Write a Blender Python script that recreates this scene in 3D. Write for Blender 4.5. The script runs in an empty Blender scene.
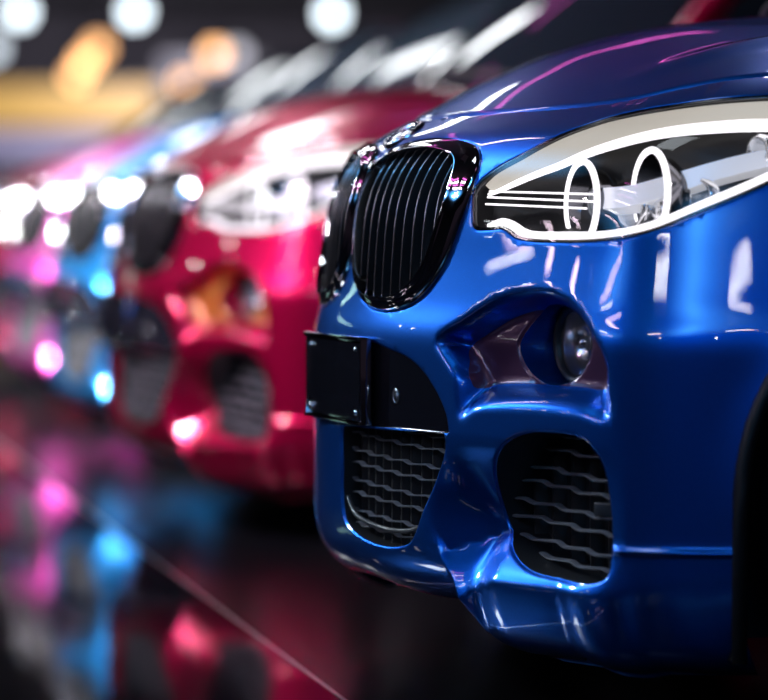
import bpy, bmesh, math, random
import numpy as np
from mathutils import Vector, Matrix
from mathutils.geometry import delaunay_2d_cdt

random.seed(7)
SC = bpy.context.scene
COL = SC.collection

# ------------------------------------------------------------------ helpers
def spl(xs, ys):
    xs = np.asarray(xs, float); ys = np.asarray(ys, float)
    h = np.diff(xs); dl = np.diff(ys) / h
    m = np.zeros_like(ys)
    for i in range(1, len(xs) - 1):
        if dl[i-1] * dl[i] > 0:
            w1 = 2*h[i] + h[i-1]; w2 = h[i] + 2*h[i-1]
            m[i] = (w1 + w2) / (w1/dl[i-1] + w2/dl[i])
    m[0] = dl[0]; m[-1] = dl[-1]
    def f(x):
        x = np.clip(np.asarray(x, float), xs[0], xs[-1])
        i = np.clip(np.searchsorted(xs, x, side='right') - 1, 0, len(xs) - 2)
        t = (x - xs[i]) / h[i]
        return (ys[i]*(1+2*t)*(1-t)**2 + m[i]*h[i]*t*(1-t)**2
                + ys[i+1]*t*t*(3-2*t) - m[i+1]*h[i]*t*t*(1-t))
    return f

def sm(a, b, x):
    t = np.clip((np.asarray(x, float) - a) / (b - a), 0, 1)
    return t*t*(3-2*t)

def catmull(pts, step, closed=True):
    P = np.asarray(pts, float); n = len(P); out = []
    for i in range(n if closed else n-1):
        if closed:
            p0, p1, p2, p3 = P[i-1], P[i], P[(i+1) % n], P[(i+2) % n]
        else:
            p1, p2 = P[i], P[i+1]
            p0 = P[i-1] if i else 2*p1 - p2
            p3 = P[i+2] if i+2 < n else 2*p2 - p1
        k = max(1, int(round(np.linalg.norm(p2-p1)/step)))
        # centripetal-ish: damp tangents by segment lengths
        l1 = np.linalg.norm(p2-p1)
        m1 = (p2-p0) / max(np.linalg.norm(p1-p0) + l1, 1e-9) * l1
        m2 = (p3-p1) / max(np.linalg.norm(p3-p2) + l1, 1e-9) * l1
        for j in range(k):
            t = j/k
            out.append((1+2*t)*(1-t)**2*p1 + t*(1-t)**2*m1 + t*t*(3-2*t)*p2 - t*t*(1-t)*m2)
    if not closed:
        out.append(P[-1])
    return np.array(out)

def straight(pts, step, closed=True):
    P = np.asarray(pts, float); n = len(P); out = []
    for i in range(n if closed else n-1):
        a, b = P[i], P[(i+1) % n]
        k = max(1, int(round(np.linalg.norm(b-a)/step)))
        for j in range(k):
            out.append(a + (b-a)*j/k)
    if not closed:
        out.append(P[-1])
    return np.array(out)

def inside(poly, q):
    q = np.asarray(q, float); x, y = q[:, 0], q[:, 1]
    r = np.zeros(len(q), bool)
    a = poly; b = np.roll(poly, -1, axis=0)
    for (x1, y1), (x2, y2) in zip(a, b):
        if y1 == y2: continue
        c = ((y1 > y) != (y2 > y)) & (x < (x2-x1)*(y-y1)/(y2-y1) + x1)
        r ^= c
    return r

def segdist(poly, q, closed=True):
    q = np.asarray(q, float)
    best = np.full(len(q), 1e9)
    n = len(poly)
    for i in range(n if closed else n-1):
        a, b = poly[i], poly[(i+1) % n]
        d = b-a; L = d@d
        if L < 1e-14: continue
        t = np.clip(((q-a)@d)/L, 0, 1)
        e = q - a - t[:, None]*d
        best = np.minimum(best, (e*e).sum(1))
    return np.sqrt(best)

def sdf(poly, q):            # negative inside
    d = segdist(poly, q)
    return np.where(inside(poly, q), -d, d)

def mesh_obj(name, verts, faces, mats, parent=None, smooth=True, normals=None, midx=None):
    me = bpy.data.meshes.new(name)
    me.from_pydata([tuple(map(float, v)) for v in verts], [], [tuple(map(int, f)) for f in faces])
    for m in (mats if isinstance(mats, (list, tuple)) else [mats]):
        me.materials.append(m)
    if midx is not None:
        me.polygons.foreach_set('material_index', np.asarray(midx, dtype=np.int32))
    if smooth:
        me.polygons.foreach_set('use_smooth', np.ones(len(me.polygons), dtype=bool))
    me.update()
    if normals is not None:
        me.normals_split_custom_set_from_vertices([tuple(map(float, n)) for n in normals])
    o = bpy.data.objects.new(name, me)
    COL.objects.link(o)
    if parent is not None:
        o.parent = parent
    return o

class MB:                    # mesh builder: several shapes, one object
    def __init__(self):
        self.v = []; self.f = []; self.m = []
    def add(self, verts, faces, mi=0):
        b = len(self.v)
        self.v += [tuple(map(float, p)) for p in verts]
        self.f += [tuple(int(i)+b for i in f) for f in faces]
        self.m += [mi]*len(faces)
        return self
    def box(self, c, s, mi=0, rot=None, bev=0.0):
        bm = bmesh.new()
        bmesh.ops.create_cube(bm, size=1)
        for v in bm.verts:
            v.co = Vector((v.co.x*s[0], v.co.y*s[1], v.co.z*s[2]))
        if bev:
            bmesh.ops.bevel(bm, geom=list(bm.edges), offset=bev, segments=2, affect='EDGES', profile=.6)
        M = Matrix.Translation(Vector(c)) @ (rot.to_4x4() if rot else Matrix.Identity(4))
        bm.transform(M)
        bm.verts.index_update()
        self.add([v.co[:] for v in bm.verts], [[v.index for v in f.verts] for f in bm.faces], mi)
        bm.free(); return self
    def tube(self, pts, r, n=8, mi=0, closed=False, cap=True, flat=1.0, up=(0, 0, 1)):
        P = [Vector(p) for p in pts]; N = len(P)
        rs = list(r) if hasattr(r, '__len__') else [r]*N
        vs = []; fs = []
        for i in range(N):
            if closed: t = P[(i+1) % N] - P[i-1]
            else: t = P[min(i+1, N-1)] - P[max(i-1, 0)]
            t.normalize()
            u = Vector(up); a = t.cross(u)
            if a.length < 1e-4: a = t.cross(Vector((1, 0, 0)))
            a.normalize(); b = a.cross(t).normalized()
            for k in range(n):
                an = 2*math.pi*k/n
                vs.append(P[i] + a*(rs[i]*flat*math.cos(an)) + b*(rs[i]*math.sin(an)))
        for i in range(N if closed else N-1):
            j = (i+1) % N
            for k in range(n):
                l = (k+1) % n
                fs.append((i*n+k, i*n+l, j*n+l, j*n+k))
        if cap and not closed:
            fs.append(tuple(range(n))[::-1]); fs.append(tuple((N-1)*n+k for k in range(n)))
        return self.add(vs, fs, mi)
    def lathe(self, prof, M, n=48, mi=0, closed=False):   # prof: (radius, axial); axis = local z of M
        vs = []; fs = []
        K = len(prof)
        for k in range(n):
            a = 2*math.pi*k/n
            for (r, h) in prof:
                vs.append(M @ Vector((r*math.cos(a), r*math.sin(a), h)))
        for k in range(n):
            l = (k+1) % n
            for i in range(K if closed else K-1):
                j = (i+1) % K
                fs.append((k*K+i, l*K+i, l*K+j, k*K+j))
        return self.add(vs, fs, mi)
    def grid(self, G, mi=0):
        G = np.asarray(G); a, b = G.shape[:2]
        fs = [(i*b+j, i*b+j+1, (i+1)*b+j+1, (i+1)*b+j) for i in range(a-1) for j in range(b-1)]
        return self.add(G.reshape(-1, 3), fs, mi)
    def build(self, name, mats, parent=None, smooth=True, angle=None):
        o = mesh_obj(name, self.v, self.f, mats, parent, smooth, None, self.m)
        bm = bmesh.new(); bm.from_mesh(o.data)
        bmesh.ops.recalc_face_normals(bm, faces=bm.faces)
        if angle:
            for e in bm.edges:
                if len(e.link_faces) == 2 and e.calc_face_angle(0) > angle:
                    e.smooth = False
        bm.to_mesh(o.data); bm.free()
        return o

def axis_matrix(loc, z, x=(0, 0, 1)):
    z = Vector(z).normalized(); x = Vector(x)
    x = (x - z*x.dot(z)).normalized(); y = z.cross(x)
    return Matrix(((x.x, y.x, z.x, loc[0]), (x.y, y.y, z.y, loc[1]), (x.z, y.z, z.z, loc[2]), (0, 0, 0, 1)))

# ------------------------------------------------------------------ materials
def nodes(name):
    m = bpy.data.materials.new(name); m.use_nodes = True
    return m, m.node_tree.nodes, m.node_tree.links

def pbr(name, col, rough=.5, metal=0., coat=0., spec=.5, emit=None, es=0., noise=0., nscale=40.):
    m, n, l = nodes(name); p = n['Principled BSDF']
    p.inputs['Base Color'].default_value = (*col, 1)
    p.inputs['Roughness'].default_value = rough
    p.inputs['Metallic'].default_value = metal
    p.inputs['Coat Weight'].default_value = coat
    p.inputs['Coat Roughness'].default_value = .02
    p.inputs['Specular IOR Level'].default_value = spec
    if emit:
        p.inputs['Emission Color'].default_value = (*emit, 1)
        p.inputs['Emission Strength'].default_value = es
    if noise:
        tc = n.new('ShaderNodeTexCoord'); t = n.new('ShaderNodeTexNoise'); r = n.new('ShaderNodeMapRange')
        t.inputs['Scale'].default_value = nscale; t.inputs['Detail'].default_value = 4
        r.inputs['To Min'].default_value = max(0, rough-noise); r.inputs['To Max'].default_value = rough+noise
        l.new(tc.outputs['Object'], t.inputs['Vector']); l.new(t.outputs['Fac'], r.inputs['Value'])
        l.new(r.outputs['Result'], p.inputs['Roughness'])
    return m

def paint(name, col, deep, rough=.36):
    # metallic lacquer: a fine flake texture under a clear coat
    m, n, l = nodes(name); p = n['Principled BSDF']
    tc = n.new('ShaderNodeTexCoord'); v = n.new('ShaderNodeTexNoise'); mix = n.new('ShaderNodeMixRGB')
    v.inputs['Scale'].default_value = 900; v.inputs['Detail'].default_value = 1
    mix.inputs[1].default_value = (*deep, 1); mix.inputs[2].default_value = (*col, 1)
    l.new(tc.outputs['Object'], v.inputs['Vector']); l.new(v.outputs['Fac'], mix.inputs[0])
    l.new(mix.outputs[0], p.inputs['Base Color'])
    p.inputs['Metallic'].default_value = .93; p.inputs['Roughness'].default_value = rough
    p.inputs['Coat Weight'].default_value = 1.; p.inputs['Coat Roughness'].default_value = .015
    p.inputs['Coat IOR'].default_value = 1.6
    return m

def lamp(name, col, s):
    m, n, l = nodes(name); p = n['Principled BSDF']
    p.inputs['Base Color'].default_value = (*[c*.25 for c in col], 1)
    p.inputs['Emission Color'].default_value = (*col, 1); p.inputs['Emission Strength'].default_value = s
    return m

def clear_glass(name, tint=(1, 1, 1), ior=1.5):
    m, n, l = nodes(name)
    for x in list(n):
        if x.type != 'OUTPUT_MATERIAL': n.remove(x)
    out = [x for x in n if x.type == 'OUTPUT_MATERIAL'][0]
    t = n.new('ShaderNodeBsdfTransparent'); g = n.new('ShaderNodeBsdfGlossy'); mx = n.new('ShaderNodeMixShader'); f = n.new('ShaderNodeFresnel')
    t.inputs['Color'].default_value = (*tint, 1); g.inputs['Roughness'].default_value = .01
    f.inputs['IOR'].default_value = ior
    l.new(f.outputs[0], mx.inputs[0]); l.new(t.outputs[0], mx.inputs[1]); l.new(g.outputs[0], mx.inputs[2])
    l.new(mx.outputs[0], out.inputs[0])
    return m

BLUE = paint('metallic_blue_lacquer', (.0015, .15, .70), (.001, .06, .38))
RED = paint('crimson_lacquer', (.66, .002, .085), (.32, .001, .03))
SKY = paint('sky_blue_lacquer', (.03, .36, .85), (.015, .2, .6))
PINK = paint('pink_lacquer', (.85, .10, .50), (.55, .05, .34))
WINE = paint('wine_red_lacquer', (.35, .008, .05), (.2, .004, .025))
GREY = paint('silver_grey_lacquer', (.35, .36, .42), (.2, .2, .25))
BLACKP = pbr('black_plastic', (.012, .012, .014), .45, noise=.08, nscale=120)
DARKP = pbr('dark_grey_plastic', (.045, .046, .05), .32, noise=.05, nscale=90)
GLOSSB = pbr('piano_black', (.008, .008, .012), .06, coat=1.)
CHROME = pbr('polished_chrome', (.75, .75, .78), .06, 1.)
MESHG = pbr('grey_grille_plastic', (.115, .115, .13), .38)
BCHROME = pbr('smoked_chrome', (.16, .16, .18), .14, 1.)
SLATB = pbr('black_slat', (.002, .002, .003), .5, spec=.15)
SLATC = pbr('slat_edge', (.27, .25, .26), .25, 1.)
SILVER = pbr('satin_reflector', (.82, .83, .85), .2, .9)
RUBBER = pbr('tyre_rubber', (.012, .012, .012), .7, noise=.1, nscale=60)
ALLOY = pbr('alloy', (.3, .3, .32), .25, 1.)
TINT = pbr('tinted_window', (.006, .009, .013), .02, 0, coat=1., spec=.7)
LENSG = clear_glass('clear_lens', (.97, .98, 1.))
LITW = lamp('lit_white_light_guide', (1., .95, .98), 1.6)
LITS = lamp('glowing_pale_reflector', (1., .93, .80), .42)  # emission stands in for tube light falling on the pale reflector
PLUM = pbr('plum_reflection_tint', (.085, .030, .075), .3, .35, coat=.6)  # colour stands in for plum reflections in the fog-lamp recess
BRONZE = pbr('bronze_reflection_tint', (.30, .085, .015), .3, .35, coat=.6)  # same recess on the crimson car, amber reflections put into the colour
BLADE = pbr('glowing_silver_blade', (.8, .8, .84), .35, .3, emit=(.92, .93, 1.), es=.35)  # slight emission stands in for lamp light on the silver
AMBER = pbr('amber_lens', (.9, .25, .02), .2, coat=1.)

# ------------------------------------------------------------------ body surface
PLAN = np.array([(0,0),(.08,.004),(.15,.014),(.3,.056),(.45,.118),(.58,.178),(.66,.228),(.715,.30),(.745,.375),
                 (.785,.5),(.815,.65),(.835,.85),(.845,1.1),(.85,1.3),(.85,1.7),(.85,3.2),(.84,3.7),(.78,4.08),
                 (.6,4.28),(.3,4.34),(0,4.35)])
_s = np.concatenate([[0], np.cumsum(np.hypot(*np.diff(PLAN, axis=0).T))])
SEND = _s[-1]
def soft(f, x1, sg, parity0, parity1, x0=0.):
    """blur a spline a little so reflections run smoothly over it"""
    h = .002; n = int(round((x1-x0)/h)); x = np.linspace(x0, x1, n+1); y = f(x); k = int(4*sg/h)
    def ext(a, p, e): return p*(a-e) + e if p else 2*e - a
    l = y[1:k+1][::-1]; r = y[-k-1:-1][::-1]
    l = {1: l, -1: 2*y[0]-l}[parity0]; r = {1: r, -1: 2*y[-1]-r}[parity1]
    w = np.exp(-(np.arange(-k, k+1)*h)**2/(2*sg*sg)); w /= w.sum()
    z = np.convolve(np.concatenate([l, y, r]), w, 'valid')
    return lambda q: np.interp(q, x, z)
PX = soft(spl(_s, PLAN[:, 0]), SEND, .035, -1, -1); PY = soft(spl(_s, PLAN[:, 1]), SEND, .035, 1, 1)
PR = np.array([(.04,.08,.95),(.07,.07,.955),(.10,.055,.965),(.12,.045,.97),(.2,.012,.99),(.26,.0,1),(.4,0,1),(.62,.0,.998),(.68,.015,.988),(.75,.029,.974),(.85,.045,.952),
               (.9,.062,.942),(.955,.10,.928),(.988,.155,.91),(1.014,.205,.89),(1.068,.305,.785),(1.118,.42,.63),
               (1.16,.575,.45),(1.187,.79,.25),(1.202,1.0,.08),(1.204,1.1,.02)])
_v = np.concatenate([[0], np.cumsum(np.hypot(np.diff(PR[:, 0]), np.diff(PR[:, 1])))])
VMAX = _v[-1]
VZ = soft(spl(_v, PR[:, 0]), VMAX, .014, -1, -1); VY = soft(spl(_v, PR[:, 1]), VMAX, .014, -1, -1); VW = soft(spl(_v, PR[:, 2]), VMAX, .014, -1, -1)
_vt = np.linspace(0, VMAX, 4000); _zt = VZ(_vt)
def zv(z): return np.interp(z, _zt, _vt)                      # height -> v

def B(s, v):                                # smooth outer skin, left half (s >= 0)
    s = np.asarray(s, float); v = np.asarray(v, float)
    Y = PY(s)
    return np.stack([PX(s)*VW(v), VY(v)*(1 - sm(2.5, 4.2, Y)*.9) + Y, VZ(v)], -1)

def BN(s, v, e=1.5e-3):
    du = B(s+e, v) - B(s-e, v); dv = B(s, v+e) - B(s, v-e)
    n = np.cross(du, dv)
    # front (s~0): make sure symmetric
    L = np.linalg.norm(n, axis=-1, keepdims=True)
    return n/np.maximum(L, 1e-12)

def sz(pts):                                # (s, z) list -> (s, v)
    a = np.asarray(pts, float)
    return np.stack([a[:, 0], zv(a[:, 1])], -1)

ST = .006
KID_O = catmull(sz([(.012,.90),(.011,.80),(.03,.725),(.07,.686),(.16,.668),(.24,.682),(.295,.73),(.328,.80),(.347,.87),(.338,.918),(.30,.943),(.2,.955),(.1,.950),(.035,.936)]), ST)
KID_I = catmull(sz([(.026,.895),(.023,.80),(.042,.735),(.08,.70),(.155,.688),(.215,.70),(.262,.74),(.29,.81),(.302,.87),(.296,.905),(.27,.922),(.2,.932),(.1,.927),(.05,.915)]), ST)
HEAD = catmull(sz([(.352,.872),(.358,.835),(.368,.808),(.40,.805),(.435,.806),(.47,.791),(.53,.786),(.64,.788),(.73,.802),(.80,.829),(.8976,.872),(.98,.92),(1.04,.955),(1.055,.985),(1.02,1.008),(.95,1.018),(.86,1.02),(.76,1.018),(.65,1.007),(.555,.991),(.51,.972),(.47,.949),(.435,.928),(.389,.904)]), ST)
CEN_T = [(0,.614),(.133,.614),(.18,.606),(.239,.593),(.279,.574),(.317,.54),(.341,.504),(.348,.476)]
CEN_B = [(.342,.45),(.322,.412),(.288,.346),(.258,.292),(.225,.271),(.133,.272),(0,.278)]
PAN = np.concatenate([catmull(sz(CEN_T), ST, closed=False), straight(sz([(.348,.476),(.345,.474),(.22,.475),(.0,.471)]), ST, closed=False)[1:]])
GRI = catmull(sz([(.012,.462),(.012,.40),(.013,.345),(.024,.308),(.06,.289),(.133,.276),(.20,.276),(.25,.291),(.285,.346),(.319,.412),(.338,.452),(.336,.470),(.31,.4715),(.22,.4705),(.12,.468),(.03,.4665)]), ST)
DUCT = catmull(sz([(.485,.468),(.52,.481),(.5552,.486),(.6353,.480),(.6733,.445),(.686,.388),(.690,.32),(.688,.270),(.66,.256),(.585,.255),(.51,.264),(.447,.295),(.415,.338),(.42,.39),(.45,.44)]), ST)
RECESS = catmull(sz([(.323,.624),(.361,.648),(.445,.690),(.541,.702),(.609,.680),(.668,.62),(.688,.56),(.690,.515),(.668,.512),(.627,.522),(.511,.525),(.413,.517),(.375,.500),(.369,.529),(.362,.575),(.342,.600)]), ST)
REFLP = catmull(sz([(.352,.612),(.372,.635),(.448,.676),(.541,.689),(.603,.667),(.652,.615),(.668,.575),(.660,.556),(.60,.557),(.50,.558),(.42,.554),(.388,.547),(.380,.56),(.368,.585)]), ST)  # part of the fog recess that carries the painted reflection
FOGC = (.538, .626)
FOG = np.array([(FOGC[0] + .080*math.cos(a), zv(FOGC[1] + .069*math.sin(a))) for a in np.linspace(0, 2*math.pi, 72, endpoint=False)])
HC = spl([0,.14,.41,.515,.61,.72,1.0,1.8,4.0,SEND], [.995,.998,1.005,1.014,1.034,1.05,1.064,1.062,1.05,1.04])

def hood_v(s): return zv(HC(s))

def arch(yc, n=60):
    out = []
    for a in np.linspace(math.pi, 0, n):
        c, s_ = math.cos(a), math.sin(a)
        y = yc + .425*np.sign(c)*abs(c)**(2/2.3); z = .36 + .40*abs(s_)**(2/2.3)
        out.append((y, z))
    return out
def s_of_y(y):
    ss = np.linspace(.5, 4.6, 4000); return float(np.interp(y, PY(ss), ss))
WY = (.815, 3.46)
ARCHF = [(s_of_y(y), float(zv(z))) for y, z in arch(WY[0])]
ARCHR = [(s_of_y(y), float(zv(z))) for y, z in arch(WY[1])]
BOT = [(0,.180),(.15,.172),(.368,.160),(.400,.106),(.5,.086),(.7,.084),(ARCHF[0][0]-.004,.092)]
s1 = ARCHF[-1][0]; s2 = ARCHR[0][0]; s3 = ARCHR[-1][0]
BOTF = [(0,.180),(.12,.174),(.3,.172),(.46,.172),(.56,.14),(.64,.09),(.7,.084),(ARCHF[0][0]-.004,.092)]
outer = list(sz(BOT)) + ARCHF + list(sz([(s1+.004,.17),(s2-.004,.17)])) + ARCHR + list(sz([(s3+.004,.2),(SEND,.25)]))
sT = np.concatenate([np.linspace(SEND, 1.2, 40), np.linspace(1.19, 0, 140)])
outer += [(s, float(hood_v(s))) for s in sT]
OUTER = straight(outer, .01); OUTER_FAR = straight(list(sz(BOTF)) + outer[len(BOT):], .01)

HOLES = HOLES_ALL = [KID_O, HEAD, PAN, DUCT, FOG, GRI]
HOLES_FAR = HOLES[:5]     # the far half of the lower bumper is closed
HC_POLY = np.array([(s, float(hood_v(s))) for s in np.linspace(0, 1.9, 120)])

# recess round the fog lamp: smoothed pressed depth kept on a fine grid
_gs = np.arange(.28, .76, .0016); _gv = np.arange(float(zv(.44)), float(zv(.76)), .0016)
_q = np.stack(np.meshgrid(_gs, _gv, indexing='ij'), -1)
_r = -sdf(RECESS, _q.reshape(-1, 2)); _zz = VZ(_q.reshape(-1, 2)[:, 1])
_w2 = .020 + .026*(1 - sm(.545, .60, _zz))
_D = (.052*sm(0, 1, (_r + .004)/_w2)).reshape(_q.shape[:2])
_kk = np.exp(-(np.arange(-12, 13)*.0016)**2/(2*.0052**2)); _kk /= _kk.sum()
for ax in (0, 1): _D = np.apply_along_axis(lambda r: np.convolve(np.pad(r, 12, mode='edge'), _kk, 'valid'), ax, _D)
def recess_at(q):
    x = np.clip((q[:, 0]-_gs[0])/.0016, 0, len(_gs)-1.001); y = np.clip((q[:, 1]-_gv[0])/.0016, 0, len(_gv)-1.001)
    i = x.astype(int); j = y.astype(int); a = x-i; b = y-j
    return _D[i, j]*(1-a)*(1-b) + _D[i+1, j]*a*(1-b) + _D[i, j+1]*(1-a)*b + _D[i+1, j+1]*a*b

HSET = HOLES
def depth(s, v, rolls=True):
    """inward offset of the skin (m), positive = recessed"""
    s = np.atleast_1d(np.asarray(s, float)); v = np.atleast_1d(np.asarray(v, float))
    q = np.stack([s, v], -1); z = VZ(v)
    D = np.zeros(len(q))
    fm = s < 1.1
    if fm.any():
        qq = q[fm]; zz = z[fm]; ss = s[fm]; d = np.zeros(len(qq))
        d += recess_at(qq)
        # centre section rolls under; the band beside it is undercut and the chin returns outward
        edge = .320 + (.275 - zz)*.50
        g = sm(edge - .003, edge + .012, ss)
        e0 = .28
        ub = sm(e0, e0 + .13, ss)*(1 - sm(.58, .72, ss))
        under = .070*sm(.475, .325, zz)*ub
        top = np.minimum(.276 + .38*(ss - .32), .325)
        f = np.clip((top - zz)/.085, 0, 1); f = f + (f*f*(3-2*f) - f)*.15
        chin = -((.052 + .018*sm(.34, .46, ss)) if HSET is HOLES else .055*sm(.34, .55, ss))*f*(1 - sm(.60, .74, ss)) + .05*np.clip((.160 - zz)/.07, 0, 1)**2
        tt = np.clip((.325 - zz)/(.148 + .016*sm(0, .23, ss)), 0, .995)
        roll = .085*(1 - np.sqrt(1 - tt*tt))
        d += under*(g + (1-g)*sm(.25, .34, zz)) + g*chin + (1-g)*roll
        # soft dish between kidney and headlight
        D[fm] += d
    # bead along the side of the bumper
    D -= .007*np.exp(-((z - .309)/.0045)**2)*sm(.69, .705, s)*(s < 1.0)
    # door sill tuck
    D += .04*sm(.36, .20, z)*sm(1.75, 1.9, s)
    # shoulder crease on the doors
    D -= .010*np.exp(-((z - .86)/.02)**2)*sm(1.6, 2.2, s)*(1 - sm(3.9, 4.4, s))
    # soft flare above the wheel arches
    yy = PY(s)
    for yc in WY:
        rr = np.sqrt(((yy-yc)/.425)**2 + ((z-.36)/.40)**2)
        D -= .008*np.exp(-((rr-.97)/.10)**2)*(s > .8)
    if rolls:
        R = .005
        for h in HSET:
            bb0 = h.min(0) - R; bb1 = h.max(0) + R
            k = np.all((q >= bb0) & (q <= bb1), axis=1)
            if k.any():
                sd = np.maximum(0, np.abs(sdf(h, q[k])))
                t = np.clip(R - sd, 0, R)
                D[k] += R - np.sqrt(np.maximum(R*R - t*t, 0))
        for pl in (HC_POLY,):
            k = np.abs(v - hood_v(s)) < .02
            if k.any():
                sd = segdist(pl, q[k], closed=False)
                t = np.clip(.004 - sd, 0, .004)
                D[k] += .004 - np.sqrt(np.maximum(.004**2 - t*t, 0))
    return D

def P(s, v, extra=0., rolls=True):
    s = np.atleast_1d(np.asarray(s, float)); v = np.atleast_1d(np.asarray(v, float))
    return B(s, v) - BN(s, v)*(depth(s, v, rolls) + extra)[:, None]

def PN(s, v, e=1.8e-3):
    s = np.atleast_1d(s); v = np.atleast_1d(v)
    n = np.cross(P(s+e, v) - P(s-e, v), P(s, v+e) - P(s, v-e))
    return n/np.maximum(np.linalg.norm(n, axis=-1, keepdims=True), 1e-12)

def cdt(points, loops):
    pts = [Vector((float(a), float(b))) for a, b in points]; edges = []
    for lp in loops:
        b = len(pts); pts += [Vector((float(a), float(c))) for a, c in lp]
        n = len(lp); edges += [(b+i, b+(i+1) % n) for i in range(n)]
    r = delaunay_2d_cdt(pts, edges, [], 0, 1e-6)
    return np.array([tuple(p) for p in r[0]]), np.array([f for f in r[2] if len(f) == 3])

def rings(loop, dists, keep=2):
    t = np.roll(loop, -1, 0) - np.roll(loop, 1, 0)
    n = np.stack([t[:, 1], -t[:, 0]], -1); n /= np.maximum(np.linalg.norm(n, axis=1, keepdims=True), 1e-9)
    out = []
    for i, d in enumerate(dists):
        st = 1 if d < .007 else keep
        out.append((loop + n*d)[::st]); out.append((loop - n*d)[::st])
    return np.concatenate(out)

def cull(points, loops, mind):
    ok = np.ones(len(points), bool)
    for lp in loops:
        b0 = lp.min(0)-mind; b1 = lp.max(0)+mind
        k = np.all((points > b0) & (points < b1), axis=1)
        if k.any():
            idx = np.where(k)[0]; ok[idx[segdist(lp, points[k]) < mind]] = False
    return points[ok]

def dedupe(points, cell):
    seen = set(); out = []
    for p in points:
        k = (round(p[0]/cell), round(p[1]/cell))
        if k in seen: continue
        seen.add(k); out.append(p)
    return np.array(out)

def shell_half(HOLES):
    global HSET
    HSET = HOLES
    OUT_ = OUTER if HOLES is HOLES_ALL else OUTER_FAR
    g1 = np.stack(np.meshgrid(np.arange(.006, 1.12, .0105), np.arange(0, 1.05, .0105)), -1).reshape(-1, 2)
    g1[:, 0] += ((np.round(g1[:, 1]/.0105) % 2)*.005)
    g2 = np.stack(np.meshgrid(np.arange(1.14, SEND, .04), np.arange(0, 1.12, .025)), -1).reshape(-1, 2)
    rg = [rings(h, (.0015, .003, .0055)) for h in HOLES]
    rg.append(rings(RECESS, (.004, .009, .015)))
    ch = straight(sz([(.30,.31),(.32,.275),(.362,.192),(.385,.15)]), .004, closed=False)
    rg.append(np.concatenate([ch + (dx, 0) for dx in (-.006, -.003, 0, .003, .006, .010, .014)]))
    bead = np.array([(s, float(zv(z))) for s in np.arange(.69, .9, .01) for z in (.299,.303,.306,.309,.312,.315,.319)])
    hl = np.concatenate([np.stack([np.arange(.004, 1.8, .009), hood_v(np.arange(.004, 1.8, .009)) - d], -1) for d in (.0015, .003, .005)])
    pts = dedupe(np.concatenate([hl, bead] + rg + [g1, g2]), .0028)
    loops = [OUT_] + HOLES + [REFLP]
    k = inside(OUT_, pts)
    pts = pts[k]
    for h in HOLES: pts = pts[~inside(h, pts)]
    pts = cull(pts, loops, .0011)
    uv, tri = cdt(pts, loops)
    c = uv[tri].mean(1)
    k = inside(OUT_, c)
    for h in HOLES: k &= ~inside(h, c)
    tri = tri[k]
    V3 = P(uv[:, 0], uv[:, 1]); N3 = PN(uv[:, 0], uv[:, 1])
    z0 = uv[:, 0] < 1e-6
    V3[z0, 0] = 0; N3[z0, 0] = 0
    N3 /= np.linalg.norm(N3, axis=1, keepdims=True)
    # orient triangles with the normals
    fn = np.cross(V3[tri[:, 1]]-V3[tri[:, 0]], V3[tri[:, 2]]-V3[tri[:, 0]])
    flip = (fn*N3[tri].mean(1)).sum(1) < 0
    tri[flip] = tri[flip][:, ::-1]
    c = uv[tri].mean(1); zc = VZ(c[:, 1])
    tm = inside(REFLP, c)
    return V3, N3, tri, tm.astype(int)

V3F, N3F, TRIF, TMF = shell_half(HOLES_FAR)
V3, N3, TRI, TM = shell_half(HOLES)

def walls(loop, d, fwd=False, closed=True, e0=0.):
    """return (verts, faces) of the wall of an opening, going d metres inward"""
    n = BN(loop[:, 0], loop[:, 1]); a = P(loop[:, 0], loop[:, 1])
    if fwd:
        n = n*.0 + np.array([0, -1., 0])
    b = a - n*d
    N = len(loop); vs = np.concatenate([a, b]); fs = []
    for i in range(N if closed else N-1):
        j = (i+1) % N; fs.append((i, j, N+j, N+i))
    return vs, fs

def mirror(v): return [(-p[0], p[1], p[2]) for p in v]
def rev(fs): return [tuple(reversed(f)) for f in fs]

def patch(poly, extra, step=.012, rolls=False, fn=None):
    x0, y0 = poly.min(0); x1, y1 = poly.max(0)
    g = np.stack(np.meshgrid(np.arange(x0+.003, x1, step), np.arange(y0+.003, y1, step)), -1).reshape(-1, 2)
    g = g[inside(poly, g)]; g = cull(g, [poly], step*.3)
    uv, tri = cdt(g, [poly]); tri = tri[inside(poly, uv[tri].mean(1))]
    ex = extra if fn is None else fn(uv)
    V = B(uv[:, 0], uv[:, 1]) - BN(uv[:, 0], uv[:, 1])*(np.ones(len(uv))*ex)[:, None]
    n = np.cross(V[tri[:, 1]]-V[tri[:, 0]], V[tri[:, 2]]-V[tri[:, 0]])
    fl = (n*BN(uv[tri].mean(1)[:, 0], uv[tri].mean(1)[:, 1])).sum(1) < 0
    tri[fl] = tri[fl][:, ::-1]
    return V, [tuple(t) for t in tri]

def at(s, z, d=0.):                          # a point d metres under the skin
    s = np.atleast_1d(s); v = zv(np.atleast_1d(z))
    return B(s, v) - BN(s, v)*(np.ones(len(s))*d)[:, None]

def sub(name, builder, mats, parent, side, smooth=True, angle=None):
    if side < 0:
        builder.v = [(-p[0], p[1], p[2]) for p in builder.v]
    return builder.build(name, mats, parent, smooth, angle)

# ------------------------------------------------------------------ the car
def tag(o, label, cat, group=None, kind=None):
    if label: o['label'] = label
    if cat: o['category'] = cat
    if group: o['group'] = group
    if kind: o['kind'] = kind
    return o

PAINTED = []
def painted(o):
    PAINTED.append(o.name); o['painted'] = 1
    return o

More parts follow.
